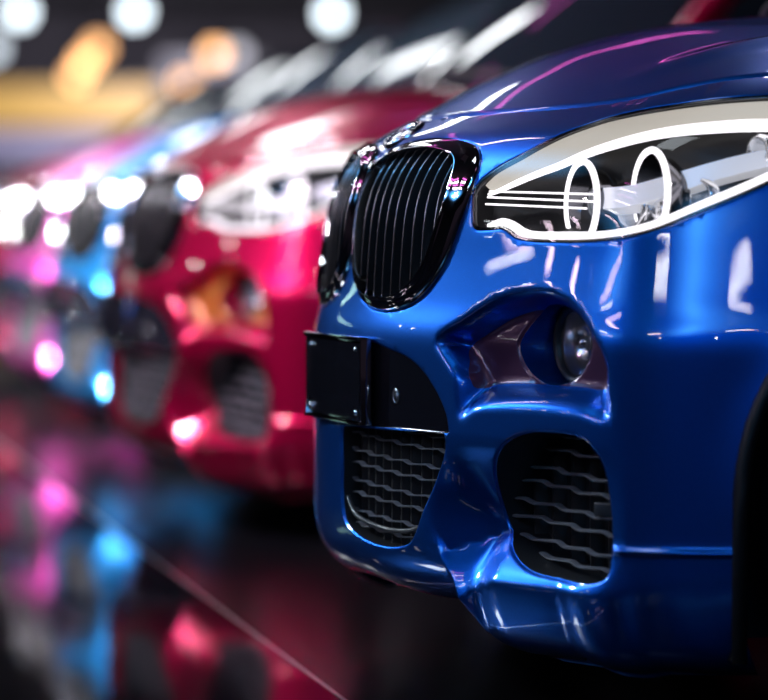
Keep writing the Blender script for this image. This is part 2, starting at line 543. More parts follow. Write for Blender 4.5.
def make_car():
    root = bpy.data.objects.new('car', None); COL.objects.link(root)
    root.empty_display_size = .3
    # --- bumper, wings and doors: one pressed skin
    n = len(V3)
    vs = np.concatenate([V3, V3F*np.array([-1, 1, 1])]); ns = np.concatenate([N3, N3F*np.array([-1, 1, 1])])
    fs = [tuple(t) for t in TRI] + [tuple(n + i for i in t[::-1]) for t in TRIF]
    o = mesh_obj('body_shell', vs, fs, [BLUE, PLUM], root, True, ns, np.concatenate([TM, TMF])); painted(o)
    # --- inner walls of the openings
    for side in (1, -1):
        m = MB()
        for lp, d, f in ((HEAD, .05, False), (DUCT, .12, True)):
            m.add(*walls(lp, d, f))
        sub('opening_liner', m, [BLACKP], root, side)
        m = MB(); m.add(*walls(FOG, .075, True)); painted(sub('fog_lamp_socket', m, [BLUE], root, side))
    m = MB()
    a, f = walls(GRI, .10, True); m.add(a, f)
    m.build('lower_grille_liner', [BLACKP], root)
    m = MB(); a, f = walls(PAN[:-1], .02, False, closed=False); m.add(a, f); m.add(mirror(a), f)
    m.build('panel_surround', [BLACKP], root)
    # --- bonnet
    nt, nu = 70, 60
    G = np.zeros((nt, nu, 3)); 
    for i, t in enumerate(np.linspace(0, 1, nt)):
        u = np.linspace(0, 1, nu)
        s = u*1.2; 
        for _ in range(12):
            v0 = hood_v(s) + .004; v = v0 + (VMAX - v0)*t**1.15
            yl = 1.00 - .06*np.clip(1-VW(v), 0, 1) 
            tgt = np.interp(np.maximum(yl - VY(v), 0.02), PY(np.linspace(0, 2.2, 900)), np.linspace(0, 2.2, 900))
            s = .5*s + .5*u*tgt
        dd = np.zeros(nu)
        # power-dome crease running back from the kidney corner
        Pt = B(s, v); cx = .30 + .22*np.clip(Pt[:, 1]-.15, 0, 1.2)
        ridge = np.exp(-((Pt[:, 0]-cx)/.035)**2)*sm(.3, .7, Pt[:, 1])
        N_ = BN(np.maximum(s, 2e-3), v)
        tt = np.clip(.004 - (v - v0), 0, .004)
        dd = -.012*ridge + .004 - np.sqrt(np.maximum(.004**2 - tt**2, 0))
        Q = Pt - N_*dd[:, None]; Q[0, 0] = 0
        G[i] = Q
    m = MB(); m.grid(G); m.grid(G*np.array([-1, 1, 1]))
    o = m.build('bonnet', [BLUE], root); bm = bmesh.new(); bm.from_mesh(o.data)
    bmesh.ops.remove_doubles(bm, verts=bm.verts, dist=1e-4); bmesh.ops.recalc_face_normals(bm, faces=bm.faces); bm.to_mesh(o.data); bm.free()
    painted(o)
    # --- kidney grilles
    for side in (1, -1):
        cen = KID_I.mean(0)
        def polar(poly, ang):
            d = poly - cen; a = np.unwrap(np.arctan2(d[:, 1], d[:, 0]))
            if a[-1] < a[0]: a = a[::-1]; d = d[::-1]
            a2 = np.concatenate([a-2*np.pi, a, a+2*np.pi]); d2 = np.concatenate([d, d, d])
            return cen + np.stack([np.interp(ang, a2, d2[:, 0]), np.interp(ang, a2, d2[:, 1])], -1)
        ang = np.linspace(-np.pi, np.pi, 160, endpoint=False)
        O_, I_ = polar(KID_O, ang), polar(KID_I, ang)
        def bulge(q): return .004*np.clip(1-((q[:, 1]-cen[1])/.14)**2, -.5, 1)
        prof = [(-.0, .02), (.0, -.003), (.10, -.007), (.5, -.010), (.80, -.013), (.90, -.0155), (.97, -.0155), (1.0, -.013), (1.01, .0), (1.01, .05)]
        R_ = []
        for t, d in prof:
            q = O_ + (I_-O_)*t
            R_.append(B(q[:, 0], q[:, 1]) - BN(q[:, 0], q[:, 1])*(d - (bulge(q)*t if d < 0 else np.zeros(len(q))))[:, None])
        R_ = np.array(R_); R_ = np.concatenate([R_, R_[:, :1]], 1)
        m = MB(); m.grid(R_); frame = sub('kidney_grille', m, [CHROME], root, side, angle=1.2)
        # backing
        m = MB(); V, F = patch(I_, .055, .02); m.add(V, F); sub('grille_backing', m, [BLACKP], frame, side)
        for k in range(9):
            s_ = .052 + k*.0283
            ray = np.linspace(zv(.68), zv(.945), 200); ins = inside(I_, np.stack([np.full(200, s_), ray], -1))
            if not ins.any(): continue
            vv = np.linspace(ray[ins][0], ray[ins][-1], 22); ss = np.full(22, s_)
            b = .014*np.clip(1-((vv-cen[1])/.14)**2, -.6, 1) - .002
            fb = B(ss, vv); nn = BN(ss, vv)
            fr = fb + nn*b[:, None]; side_v = np.array([1., 0, 0])
            sec = []
            for (dy, w) in ((.048, .0045), (.004, .0042), (.0012, .0018), (0, 0), (.0012, -.0018), (.004, -.0042), (.048, -.0045)):
                sec.append(fr + np.array([0, dy, 0]) + side_v*w)
            sec = np.array(sec); m = MB(); m.grid(sec[:3]); m.grid(sec[4:]); m.grid(sec[2:5], 1); sub('grille_slat', m, [SLATB, SLATC], frame, side, angle=1.0)
    # --- headlights
    for side in (1, -1):
        # black bowl
        m = MB(); V, F = patch(HEAD, 0, .014, fn=lambda q: .05 + .05*sm(0, .06, -sdf(HEAD, q))); m.add(V, F)
        hl = sub('headlight', m, [BLACKP], root, side)
        # dark bezel rim
        lp = HEAD; rim = P(lp[:, 0], lp[:, 1], .001)
        m = MB(); m.tube(rim, .0055, 6, closed=True); sub('headlight_seal', m, [GLOSSB], hl, side)
        # pale reflector shelf under the top edge
        top = catmull(np.array([(.372,.878),(.389,.895),(.435,.919),(.47,.940),(.51,.962),(.555,.982),(.65,.999),(.76,1.010),(.86,1.012),(.95,1.009),(1.02,.995)]), .01, closed=False)
        drl = catmull(np.array([(.366,.868),(.392,.876),(.435,.893),(.47,.906),(.51,.920),(.555,.941),(.65,.974),(.76,.985),(.86,.985),(.95,.980),(1.02,.968)]), .01, closed=False)
        def rs(c, n): 
            L = np.concatenate([[0], np.cumsum(np.linalg.norm(np.diff(c, axis=0), axis=1))]); t = np.linspace(0, L[-1], n)
            return np.stack([np.interp(t, L, c[:, 0]), np.interp(t, L, c[:, 1])], -1)
        top, drl = rs(top, 90), rs(drl, 90)
        m = MB(); rows = []
        for t, d in ((0, .004), (.15, .012), (.4, .022), (.7, .028), (1, .026)):
            q = top + (drl-top)*t; rows.append(at(q[:, 0], q[:, 1], d))
        m.grid(np.array(rows)); sub('upper_reflector', m, [LITS], hl, side)
        m = MB(); pts = at(drl[:, 0], drl[:, 1], .022)
        m.tube(pts, np.interp(np.arange(90), [0, 8, 25, 60, 89], [.003, .005, .0065, .010, .010]), 8); sub('running_light', m, [LITW], hl, side)
        low = catmull(np.array([(.385,.812),(.40,.816),(.42,.818),(.445,.812),(.47,.800),(.50,.796),(.56,.796),(.65,.798),(.73,.812),(.80,.839),(.8976,.883),(.97,.925),(1.03,.963)]), .008, closed=False)
        low = rs(low, 90); m = MB()
        m.tube(at(low[:, 0], low[:, 1], .016), np.interp(np.arange(90), [0, 4, 12, 30, 89], [.004, .008, .0085, .0085, .010]), 8); sub('lower_light_guide', m, [LITS if False else LITW], hl, side)
        # two projector rings
        for (s_, z_, rr) in ((.552, .864, .066), (.700, .880, .069)):
            c = at(s_, z_, .055)[0]; M = axis_matrix(c, (-.04, -1, .03))
            m = MB(); pts = [M @ Vector((rr*math.cos(a), rr*math.sin(a), 0)) for a in np.linspace(0, 2*math.pi, 56, endpoint=False)]
            m.tube(pts, .0055, 8, closed=True, up=(0, -1, 0)); ring = sub('projector_ring', m, [LITW], hl, side)
            m = MB(); m.lathe([(rr-.006, -.0), (rr-.012, -.03), (.042, -.05), (.040, -.04)], M, 40); sub('projector_bowl', m, [BCHROME], hl, side)
            m = MB(); m.lathe([(.0005, -.012)] + [(.04*math.sin(a), -.05+.038*math.cos(a)) for a in np.linspace(.15, 1.5, 9)], M, 32)
            sub('projector_lens', m, [pj_glass], hl, side)
        # fine light lines
        for (a_, b_) in (((.368,.873), (.60,.876)), ((.367,.863), (.60,.862)), ((.366,.851), (.575,.850))):
            t = np.linspace(0, 1, 20)[:, None]; q = np.array(a_)*(1-t) + np.array(b_)*t
            m = MB(); m.tube(at(q[:, 0], q[:, 1], np.interp(t[:, 0], [0, 1], [.02, .045])), .0019, 6); sub('light_line', m, [LITW], hl, side)
        # silver reflector cups behind and beyond the rings
        for (s_, z_, rx, d) in ((.655, .855, .030, .06), (.80, .868, .026, .05), (.86, .955, .022, .05), (.95, .950, .03, .045)):
            c = at(s_, z_, d)[0]; M = axis_matrix(c, (.25, -1, .05))
            m = MB(); m.lathe([(rx+.006, -.02), (rx+.006, -.003), (rx, .0), (rx*.97, -.012), (rx*.8, -.028), (rx*.45, -.042), (.001, -.046)], M, 32)
            sub('reflector_cup', m, [SILVER], hl, side)
        m = MB()
        band = [(.60,.868),(.66,.872),(.72,.885),(.80,.908),(.9,.937),(1.0,.962)]
        c = rs(catmull(np.array(band), .01, closed=False), 40)
        rows = [at(c[:, 0], c[:, 1]+dz, d) for dz, d in ((-.022, .075), (-.020, .042), (.016, .036), (.018, .075))]
        m.grid(np.array(rows)); sub('silver_blade', m, [BLADE], hl, side, angle=.8)
        m = MB(); c = at(.735, .845, .05)[0]; M = axis_matrix(c, (.35, -1, .05)); m.lathe([(.0005, .006), (.015, .005), (.022, 0), (.022, -.02)], M, 28)
        sub('indicator_bulb', m, [SILVER], hl, side)
        # clear cover
        m = MB(); V, F = patch(HEAD, .0005, .014); m.add(V, F); sub('headlight_cover', m, [LENSG], hl, side)
    # --- black number-plate panel and number plate
    V, F = patch(PAN, .006, .012); m = MB(); m.add(V, F); m.add(mirror(V), rev(F))
    q = np.array([(.0,.470),(.22,.474),(.345,.473)]); q = np.concatenate([q]); qs = np.linspace(0, .345, 30); qz = np.interp(qs, q[:, 0], q[:, 1])
    a = at(qs, qz, .006); b = at(qs, qz-.004, .05); m.grid(np.array([a, b])); m.grid(np.array([a, b])*np.array([-1, 1, 1]))
    panel = m.build('plate_panel', [GLOSSB], root)
    m = MB(); ed = at(qs, qz, .005); m.tube(np.concatenate([ed[::-1]*np.array([-1, 1, 1]), ed[1:]]), .0022, 6); m.build('panel_edge', [BCHROME], panel)
    c = at(.205, .527, .005)[0]; nrm = -BN(np.array([.205]), zv(np.array([.527])))[0]
    M = axis_matrix(c, -nrm); m = MB()
    m.tube([M @ Vector((.0105*math.cos(a), .0075*math.sin(a), 0)) for a in np.linspace(0, 2*math.pi, 24, endpoint=False)], .0011, 5, closed=True)
    m.tube([M @ Vector(p) for p in ((-.005, -.002, 0), (.005, -.002, 0), (.005, .002, 0), (0, .0025, 0), (-.004, .003, 0))], .0009, 5)
    m.build('embossed_mark', [SILVER], panel)
    m = MB(); m.box((0, -.001, .549), (.276, .016, .134), bev=.004); pl = m.build('number_plate', [GLOSSB], root, angle=.6)
    m = MB()
    m.box((0, -.002, .6195), (.290, .026, .008), bev=.003); m.box((0, -.002, .4785), (.290, .024, .008), bev=.003)
    for sx in (1, -1): m.box((sx*.142, -.001, .549), (.006, .020, .146), bev=.0025)
    m.build('plate_surround', [CHROME], pl, angle=.6)
    for (x, z) in ((.115, .602), (-.115, .602), (.115, .495), (-.115, .495)):
        m = MB(); m.lathe([(.0005, .003), (.003, .0025), (.0045, 0), (.0045, -.003)], axis_matrix((x, -.0095, z), (0, -1, 0)), 14); m.build('plate_screw', [CHROME], pl)
    m = MB(); m.box((0, .012, .553), (.24, .02, .12)); m.build('plate_bracket', [BLACKP], pl)
    # --- meshes in the lower openings
    def wave_bars(poly, z0, z1, rows, depth_, amp, per, smin, smax, wid, thick, sl=0., drop=.05):
        m = MB()
        for r in range(rows):
            z = z0 + (z1-z0)*r/max(rows-1, 1)
            ss = np.arange(smin, smax, .0025)
            ph = (ss/per + (r % 2)*.5) % 1.0
            st = np.floor(ss/per + (r % 2)*.5); w = -amp*(st + sm(.62, .98, ph)) + amp*ss/per
            zz = z + w + sl*(ss-smin)
            zz = zz - drop*(ss - smin)
            ins = inside(poly, np.stack([ss, zv(zz)], -1))
            if ins.sum() < 6: continue
            i = np.where(ins)[0]; a = max(i[0]-2, 0); b = min(i[-1]+3, len(ss))
            q = ss[a:b]; zq = zz[a:b]
            base = at(q, zq, depth_(q) if callable(depth_) else depth_)
            secs = []
            for (dy, dz) in ((wid, thick), (.004, thick), (0, thick*.4), (0, -thick*.4), (.004, -thick), (wid, -thick), (wid, thick)):
                secs.append(base + np.array([0, dy, dz]))
            m.grid(np.array(secs))
        return m
    GC = GRI.mean(0); GM = GC + (GRI-GC)*1.03
    mm = wave_bars(GM, .300, .480, 8, .020, .007, .064, 0, .36, .010, .0014)
    low_g = mm.build('lower_grille', [MESHG], root, angle=.7)
    m = MB()
    for k in range(11):
        s_ = .02 + k*.031
        ray = np.linspace(float(zv(.262)), float(zv(.474)), 160); ins = inside(GM, np.stack([np.full(160, s_), ray], -1))
        if ins.sum() < 8: continue
        vv = np.linspace(ray[ins][0], ray[ins][-1], 10); base = B(np.full(10, s_), vv) - BN(np.full(10, s_+1e-3), vv)*.036
        m.grid(np.array([base + np.array([w, d, 0]) for w, d in ((.003, .03), (.003, 0), (-.003, 0), (-.003, .03))]))
    m.build('grille_ribs', [BLACKP], low_g)
    m = MB(); V, F = patch(GRI, .085, .03); m.add(V, F); m.build('radiator_screen', [BLACKP], low_g)
    m = MB(); q = catmull(np.array([(.012,.345),(.05,.318),(.12,.306),(.20,.302),(.26,.312),(.295,.335)]), .01, closed=False)
    b = at(q[:, 0], q[:, 1], .012); m.tube(b, .0042, 8); m.build('grille_lower_bar', [DARKP], low_g)
    for side in (1, -1):
        DUCTM = np.concatenate([sz([(.33,.25),(.33,.49)]), sz([(.70,.49),(.70,.25)])])
        m = wave_bars(DUCTM, .285, .49, 8, lambda q: .080 - .050*sm(.45, .69, q), .008, .085, .33, .72, .010, .0026)
        dg = sub('side_grille', m, [MESHG], root, side, angle=.7)
        m = MB()
        for k in range(9):
            s_ = .36 + k*.042
            ray = np.linspace(zv(.255), zv(.485), 120); ins = inside(DUCTM, np.stack([np.full(120, s_), ray], -1))
            if ins.sum() < 8: continue
            vv = np.linspace(ray[ins][0], ray[ins][-1], 10); base = B(np.full(10, s_), vv) - BN(np.full(10, s_), vv)*.105
            m.grid(np.array([base + np.array([w, d, 0]) for w, d in ((.003, .03), (.003, 0), (-.003, 0), (-.003, .03))]))
        sub('grille_ribs', m, [BLACKP], dg, side)
        m = MB(); V, F = patch(DUCTM, .125, .03); m.add(V, F); sub('duct_backing', m, [BLACKP], dg, side)
        m = MB(); m.box(at(.658, .368, .035)[0], (.03, .012, .022), bev=.003, rot=Matrix.Rotation(math.radians(48), 3, 'Z')); sub('parking_sensor', m, [DARKP], dg, side)
        # fog lamp
        c = P(np.array([FOGC[0]]), zv(np.array([FOGC[1]])))[0] + np.array([.0, .034, .004]); M = axis_matrix(c, (.12, -1, 0))
        m = MB(); m.lathe([(.064, -.03), (.064, .0), (.060, .004), (.054, .0), (.052, -.01)], M, 48); fl = sub('fog_lamp', m, [BLACKP], root, side)
        m = MB(); m.lathe([(.053, -.006), (.045, -.022), (.028, -.034), (.014, -.038), (.0005, -.036)], M, 40); sub('fog_reflector', m, [SILVER], fl, side)
        m = MB(); m.lathe([(.0005, .004), (.02, .003), (.04, -.001), (.054, -.006)], M, 40); sub('fog_lens', m, [LENSG], fl, side)
        m = MB(); m.lathe([(.0005, -.010), (.009, -.013), (.012, -.02), (.012, -.034)], M, 24); sub('fog_bulb', m, [SILVER], fl, side)
    # --- emblem on the nose
    vq = zv(.968); c = B(np.array([0.]), vq[None] if np.ndim(vq) == 0 else vq)[0]; nr = BN(np.array([2e-3]), np.array([float(vq)]))[0]; nr[0] = 0
    M = axis_matrix(c - nr*.001, nr); m = MB()
    m.lathe([(.041, -.006), (.041, .003), (.038, .006), (.034, .006), (.032, .004)], M, 48); em = m.build('emblem', [CHROME], root)
    m = MB(); m.lathe([(.033, .003), (.0255, .0035)], M, 48); m.build('emblem_ring', [GLOSSB], em)
    m = MB(); m.lathe([(.0255, .004), (.0245, .0052), (.0235, .004)], M, 48); m.build('emblem_inner_rim', [CHROME], em)
    m = MB(); m.lathe([(.0235, .0038), (.012, .0046), (.0004, .005)], M, 48); m.build('emblem_disc', [disc_blue], em)
    # --- wheels
    for yc in WY:
        for side in (1, -1):
            M = axis_matrix((.735, yc, .345), (1, 0, 0))
            m = MB(); prof = [(.245, -.10), (.30, -.108), (.330, -.10), (.342, -.08), (.345, -.04), (.345, .04), (.342, .08), (.330, .10), (.30, .108), (.245, .10)]
            m.lathe(prof, M, 72); ty = sub('wheel', m, [RUBBER], root, side)
            m = MB(); m.lathe([(.246, .10), (.25, .104), (.243, .095), (.228, .05), (.222, -.1)], M, 64)
            for k in range(5):
                for off in (-.12, .12):
                    a = 2*math.pi*k/5 + .3; a2 = a + off
                    p0 = M @ Vector((.04*math.cos(a), .04*math.sin(a), .085)); p1 = M @ Vector((.232*math.cos(a2), .232*math.sin(a2), .088))
                    m.tube([p0, (Vector(p0)+Vector(p1))/2 + Vector((.008, 0, 0)), p1], [.02, .015, .016], 8)
            m.lathe([(.0005, .098), (.03, .098), (.055, .09), (.06, .07)], M, 32); sub('alloy_rim', m, [ALLOY], ty, side, angle=.7)
            m = MB(); m.lathe([(.05, .03), (.16, .03), (.16, .02), (.05, .02)], M, 48); sub('brake_disc', m, [BCHROME], ty, side)
            # wheel-house liner
            m = MB(); prof = np.array(arch(yc, 40)); A = [(.845 if yc < 2 else .85, y, z) for y, z in prof]
            lp = np.array([(s_of_y(y), zv(z)) for y, z in prof]); A = P(lp[:, 0], lp[:, 1], .003)
            Bm = np.stack([np.full(40, .50), prof[:, 0], prof[:, 1]], -1); m.grid(np.array([A, Bm]))
            cc = Bm.mean(0); m.add(np.concatenate([Bm, [[.50, yc-.42, .14], [.50, yc+.42, .14]]]), [tuple(range(40)) + (41, 40)])
            e0 = A[0].copy(); e0[2] = .14; e1 = A[-1].copy(); e1[2] = .17
            m.add([A[0], Bm[0], (.5, yc-.42, .14), e0], [(0, 1, 2, 3)]); m.add([A[-1], Bm[-1], (.5, yc+.42, .14), e1], [(0, 1, 2, 3)])
            sub('wheel_arch_liner', m, [BLACKP], root, side)
            m = MB(); A2 = P(lp[:, 0], lp[:, 1], -.002); m.tube(np.concatenate([[e0], A2, [e1]]), .012, 8); sub('wheel_arch_trim', m, [BLACKP], root, side)
    # --- underbody
    m = MB(); m.box((0, 2.2, .26), (1.36, 2.2, .16), bev=.03); m.box((0, .72, .29), (.9, .8, .06), bev=.02); m.box((0, 3.8, .3), (.9, .7, .14), bev=.02)
    m.build('underbody', [BLACKP], root)
    # --- cabin: rows of outlines from belt line to roof
    def cowl(x): return .87 + .40*(abs(x)/.66)**2.2
    def roofx(x): return 1.49 + .20*(abs(x)/.52)**2
    nx = 24
    xs = np.linspace(-1, 1, nx)
    Wb, Wt = .655, .53
    def wind(u, t, inset=0.):
        xb = Wb*u; xt = Wt*u
        p0 = np.array([xb, cowl(xb), 1.185 - .125*abs(u)**2.0]); p1 = np.array([xt, roofx(xt), 1.61 - .065*abs(u)**2.2])
        p = p0*(1-t) + p1*t; b = .035*4*t*(1-t)
        return p + np.array([0, -b*.45, b*.9]) - np.array([0, -.45, .9])*inset
    tt = np.linspace(0, 1, 20)
    ug = np.linspace(-.93, .93, 40)
    m = MB(); m.grid(np.array([[wind(u, t) for u in ug] for t in np.linspace(.0, 1, 22)])); m.build('windscreen', [TINT], root)
    for sg in (1, -1):
        m = MB(); rows = []
        for t in np.linspace(-.03, 1.0, 22):
            a = wind(sg*.925, t); b = wind(sg*1.0, t); nn = Vector((sg*.55, -.35, .75)).normalized()
            side_in = np.array([-sg*.02, .07, -.01])
            rows.append([a - np.array(nn)*.012, a + np.array(nn)*.010, (a+b)/2 + np.array(nn)*.020, b + np.array(nn)*.010, b + side_in])
        m.grid(np.array(rows)); painted(m.build('windscreen_pillar', [BLUE], root))
    # cowl panel closing bonnet to screen
    m = MB(); rows = []
    for k, u in enumerate(np.linspace(-1.03, 1.03, 40)):
        w0 = wind(np.clip(u, -1, 1), 0.0)
        rows.append([w0 + np.array([u*.03, -.10, -.035]), w0 + np.array([0, -.02, -.012]), w0 + np.array([0, .05, .02])])
    m.grid(np.array(rows)); m.build('scuttle_panel', [BLACKP], root)
    # roof
    yend = 3.95
    def roofpt(u, t):
        a = wind(u, 1.0); y = a[1] + (yend - a[1])*t
        z = a[2] + .05*math.sin(min(t, 1)*math.pi*.6) - .17*t**2.2
        return np.array([a[0]*(1 - .06*t), y, z])
    m = MB(); m.grid(np.array([[roofpt(u, t) for u in np.linspace(-1, 1, 30)] for t in np.linspace(0, 1, 30)])); painted(m.build('roof', [BLUE], root))
    for sg in (1, -1):
        m = MB(); pts = [roofpt(sg*.94, t) + np.array([0, 0, .035]) for t in np.linspace(.06, .92, 20)]
        pts = [roofpt(sg*.94, .04) + np.array([0, 0, .0])] + pts + [roofpt(sg*.94, .95)]
        m.tube(pts, .013, 8); m.build('roof_rail', [SILVER], root)
        # side glass and pillars
        def sidept(y, t):
            tr = np.clip((y - 1.69)/(yend-1.69), 0, 1); top = roofpt(sg*1.0, tr)
            if y < 1.69:
                k = np.clip((y - 1.27)/(1.69-1.27), 0, 1); top = wind(sg*1.0, k)
            sl = s_of_y(min(y, 4.05) - .3); bt = np.array([sg*Wb, y, 1.045])
            bt[0] = sg*np.interp(y, [1.3, 2, 3.4, 3.95], [.66, .668, .665, .62])
            return bt + (np.array([top[0], y, top[2]]) - bt)*t
        wins = ((1.42, 2.48), (2.56, 3.30), (3.38, 3.80))
        for (y0, y1) in wins:
            m = MB(); m.grid(np.array([[sidept(y, t) + np.array([sg*.003, 0, 0]) for y in np.linspace(y0, y1, 16)] for t in np.linspace(.03, .93, 8)])); m.build('side_window', [TINT], root)
        m = MB(); m.grid(np.array([[sidept(y, t) - np.array([sg*.006, 0, 0]) for y in np.linspace(1.29, yend, 40)] for t in np.linspace(-.05, 1.0, 8)])); painted(m.build('window_frame', [BLUE], root))
        # shelf between door skin and glass
        m = MB(); yy = np.linspace(1.05, 4.25, 40); A = []; Bq = []
        for y in yy:
            s_ = s_of_y(y-.0); 
            sss = np.linspace(1.0, 4.9, 600); yb = B(sss, hood_v(sss))[:, 1]; sb = float(np.interp(y, yb, sss)); q = B(np.array([sb]), hood_v(np.array([sb])))[0]
            A.append((sg*q[0], q[1], q[2]-.004)); Bq.append((sg*np.interp(y, [1.05, 1.3, 3.95, 4.25], [.60, .62, .58, .3]), y, np.interp(y, [1.05, 1.3, 4.25], [1.065, 1.06, 1.03])))
        m.grid(np.array([A, Bq])); painted(m.build('shoulder_panel', [BLUE], root))
        # mirror
        m = MB(); c = Vector((sg*.90, 1.50, 1.12)); bm = bmesh.new(); bmesh.ops.create_uvsphere(bm, u_segments=24, v_segments=14, radius=1)
        for v in bm.verts:
            x, y, z = v.co; yy_ = min(y, .55)
            v.co = Vector((x*.125*(1+.1*z), yy_*.085, z*.082*(1 + .12*x*sg))) + c
        bm.verts.index_update(); m.add([v.co[:] for v in bm.verts], [[v.index for v in f.verts] for f in bm.faces]); bm.free()
        m.tube([(sg*.80, 1.52, 1.055), (sg*.73, 1.53, 1.045), (sg*.64, 1.55, 1.05)], [.022, .026, .03], 10)
        mi = painted(m.build('door_mirror', [BLUE], root))
        m = MB(); m.box((sg*.90, 1.549, 1.12), (.19, .004, .115), bev=.0018); m.build('mirror_glass', [CHROME], mi)
        for yh in (2.25, 3.05):
            m = MB(); m.tube([(sg*.852, yh-.1, .90), (sg*.885, yh-.07, .90), (sg*.885, yh+.07, .90), (sg*.852, yh+.1, .90)], .011, 8); painted(m.build('door_handle', [BLUE], root))
    # tail: rear screen, tailgate top, rear lamps
    m = MB(); m.grid(np.array([[roofpt(u, 1.0)*(1-t) + np.array([u*.60, 4.22, 1.03])*t + np.array([0, .03*math.sin(t*3.14), 0]) for u in np.linspace(-.93, .93, 20)] for t in np.linspace(0, 1, 10)])); m.build('rear_window', [TINT], root)
    m = MB()
    for sg in (1, -1):
        m.grid(np.array([[roofpt(sg*u, 1.0)*(1-t) + np.array([sg*u*.62, 4.2, 1.03])*t + np.array([0, .03*math.sin(t*3.14)-.004, 0]) for u in np.linspace(.9, 1.03, 6)] for t in np.linspace(0, 1, 10)]))
    m.grid(np.array([[(u*.62, 4.20, 1.03), (u*.60, 4.39, 1.0)] for u in np.linspace(-1, 1, 12)])); painted(m.build('tailgate', [BLUE], root))
    for sg in (1, -1):
        m = MB(); m.grid(np.array([[at(s_, z_, -.008)[0]*np.array([sg, 1, 1]) for s_ in np.linspace(4.36, 4.78, 16)] for z_ in np.linspace(.82, .96, 8)])); m.build('rear_lamp', [tail_red], root)
    # wipers
    for x0, x1 in ((-.05, .48), (-.52, -.02)):
        m = MB(); p = [wind(np.interp(x, [-.6, .6], [-1, 1]), .04 + .05*k) + np.array([0, -.008, .014]) for k, x in zip(np.linspace(0, 1, 8), np.linspace(x0, x1, 8))]
        m.tube(p, .007, 6); m.build('wiper', [BLACKP], root)
    return root

pj_glass = pbr('projector_glass', (.25, .28, .3), .03, 0, coat=1.)
disc_blue = pbr('emblem_enamel', (.05, .25, .5), .1, coat=1.)
tail_red = pbr('tail_lamp_red', (.35, .005, .008), .1, coat=1.)

car = make_car()

def children(o): return [c for c in bpy.data.objects if c.parent == o]
def copy_tree(o, parent=None, colour=None):
    c = o.copy(); COL.objects.link(c)
    if parent is not None:
        c.parent = parent; c.matrix_parent_inverse = o.matrix_parent_inverse.copy()
    if colour is not None and c.get('painted'):
        c.material_slots[0].link = 'OBJECT'; c.material_slots[0].material = colour
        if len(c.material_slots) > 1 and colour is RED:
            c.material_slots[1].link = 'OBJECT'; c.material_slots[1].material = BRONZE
    for ch in KIDS.get(o.name, []): copy_tree(ch, c, colour)
    return c
KIDS = {}
for o in bpy.data.objects:
    if o.parent: KIDS.setdefault(o.parent.name, []).append(o)

# ------------------------------------------------------------------ camera
TH = math.radians(20.0); CAMH = .825
VD = np.array([-math.cos(TH), math.sin(TH)]); RD = np.array([math.sin(TH), math.cos(TH)])
CXY = -5.17*VD + .079*RD
def floor_at(d, xc): 
    p = CXY + d*VD + xc*RD; return float(p[0]), float(p[1])
cd = bpy.data.cameras.new('camera'); cam = bpy.data.objects.new('camera', cd); COL.objects.link(cam)
cam.location = (CXY[0], CXY[1], CAMH)
cam.rotation_euler = (math.pi/2, 0, math.atan2(-VD[0], VD[1]))
cd.sensor_width = 36; cd.lens = 36*3000/768; cd.shift_y = -133/768
cd.dof.use_dof = True; cd.dof.focus_distance = 4.92; cd.dof.aperture_fstop = 1.70
cd.clip_end = 200
SC.camera = cam

ROW = [(RED, 8.1, -.722, 'crimson red car parked right behind the metallic blue car'),
       (SKY, 10.2, -1.11, 'sky blue car parked between the crimson car and the pink car'),
       (PINK, 12.2, -1.52, 'pink car parked just beyond the sky blue car'),
       (WINE, 14.3, -1.96, 'dark wine red car parked beyond the pink car'),
       (GREY, 16.4, -2.40, 'silver grey car at the far end of the row')]
tag(car, 'metallic blue car nearest in the row with lit headlights and blank black plate', 'car', 'cars parked in the showroom row')
for colr, d, xc, lab in ROW:
    c = copy_tree(car, None, colr); x, y = floor_at(d, xc); c.location = (x, y, 0)
    tag(c, lab, 'car', 'cars parked in the showroom row')

# ------------------------------------------------------------------ hall
def struct(name, mb, mats, **k):
    o = mb.build(name, mats, None, **k); o['kind'] = 'structure'; return o

FLOORM = pbr('polished_black_floor', (.004, .004, .006), .06, 0, spec=.22, noise=.015, nscale=3)
FLOORR = pbr('dark_honed_floor', (.003, .003, .004), .22, 0, spec=.10, noise=.05, nscale=6)
STRIP = pbr('brushed_metal_joint', (.6, .58, .6), .3, 1.)
CEIL = pbr('dark_ceiling', (.03, .03, .038), .8, noise=.1, nscale=2)
WALLM = pbr('dark_wall', (.05, .046, .055), .8, noise=.1, nscale=2)
# joint line between two floor fields runs along the front of the row
A = np.array(floor_at(5.12, -.067)); Bp = np.array(floor_at(8.17, -.773)); dr = (Bp-A)/np.linalg.norm(Bp-A); nrm = np.array([dr[1], -dr[0]])
if nrm @ np.array([0, -1]) < 0: nrm = -nrm          # towards the fronts' open side
def quad(m, a0, a1, n0, n1, z, t=.02):
    c = [A + dr*a0 + nrm*n0, A + dr*a1 + nrm*n0, A + dr*a1 + nrm*n1, A + dr*a0 + nrm*n1]
    v = [(p[0], p[1], z) for p in c] + [(p[0], p[1], z-t) for p in c]
    m.add(v, [(0, 1, 2, 3), (7, 6, 5, 4), (0, 4, 5, 1), (1, 5, 6, 2), (2, 6, 7, 3), (3, 7, 4, 0)])
m = MB(); quad(m, -14, 44, .004, 24, 0); quad(m, -14, 44, -18, -.004, 0)
fl = struct('floor', m, [FLOORM, FLOORR], smooth=False)
for p in fl.data.polygons: p.material_index = 0 if p.index < 6 else 1
m = MB(); quad(m, -14, 44, -.004, .004, .001); struct('trim_1', m, [STRIP], smooth=False)
ZC = 4.2
m = MB(); quad(m, -14, 44, -18, 24, ZC+.1, .1); struct('ceiling', m, [CEIL], smooth=False)
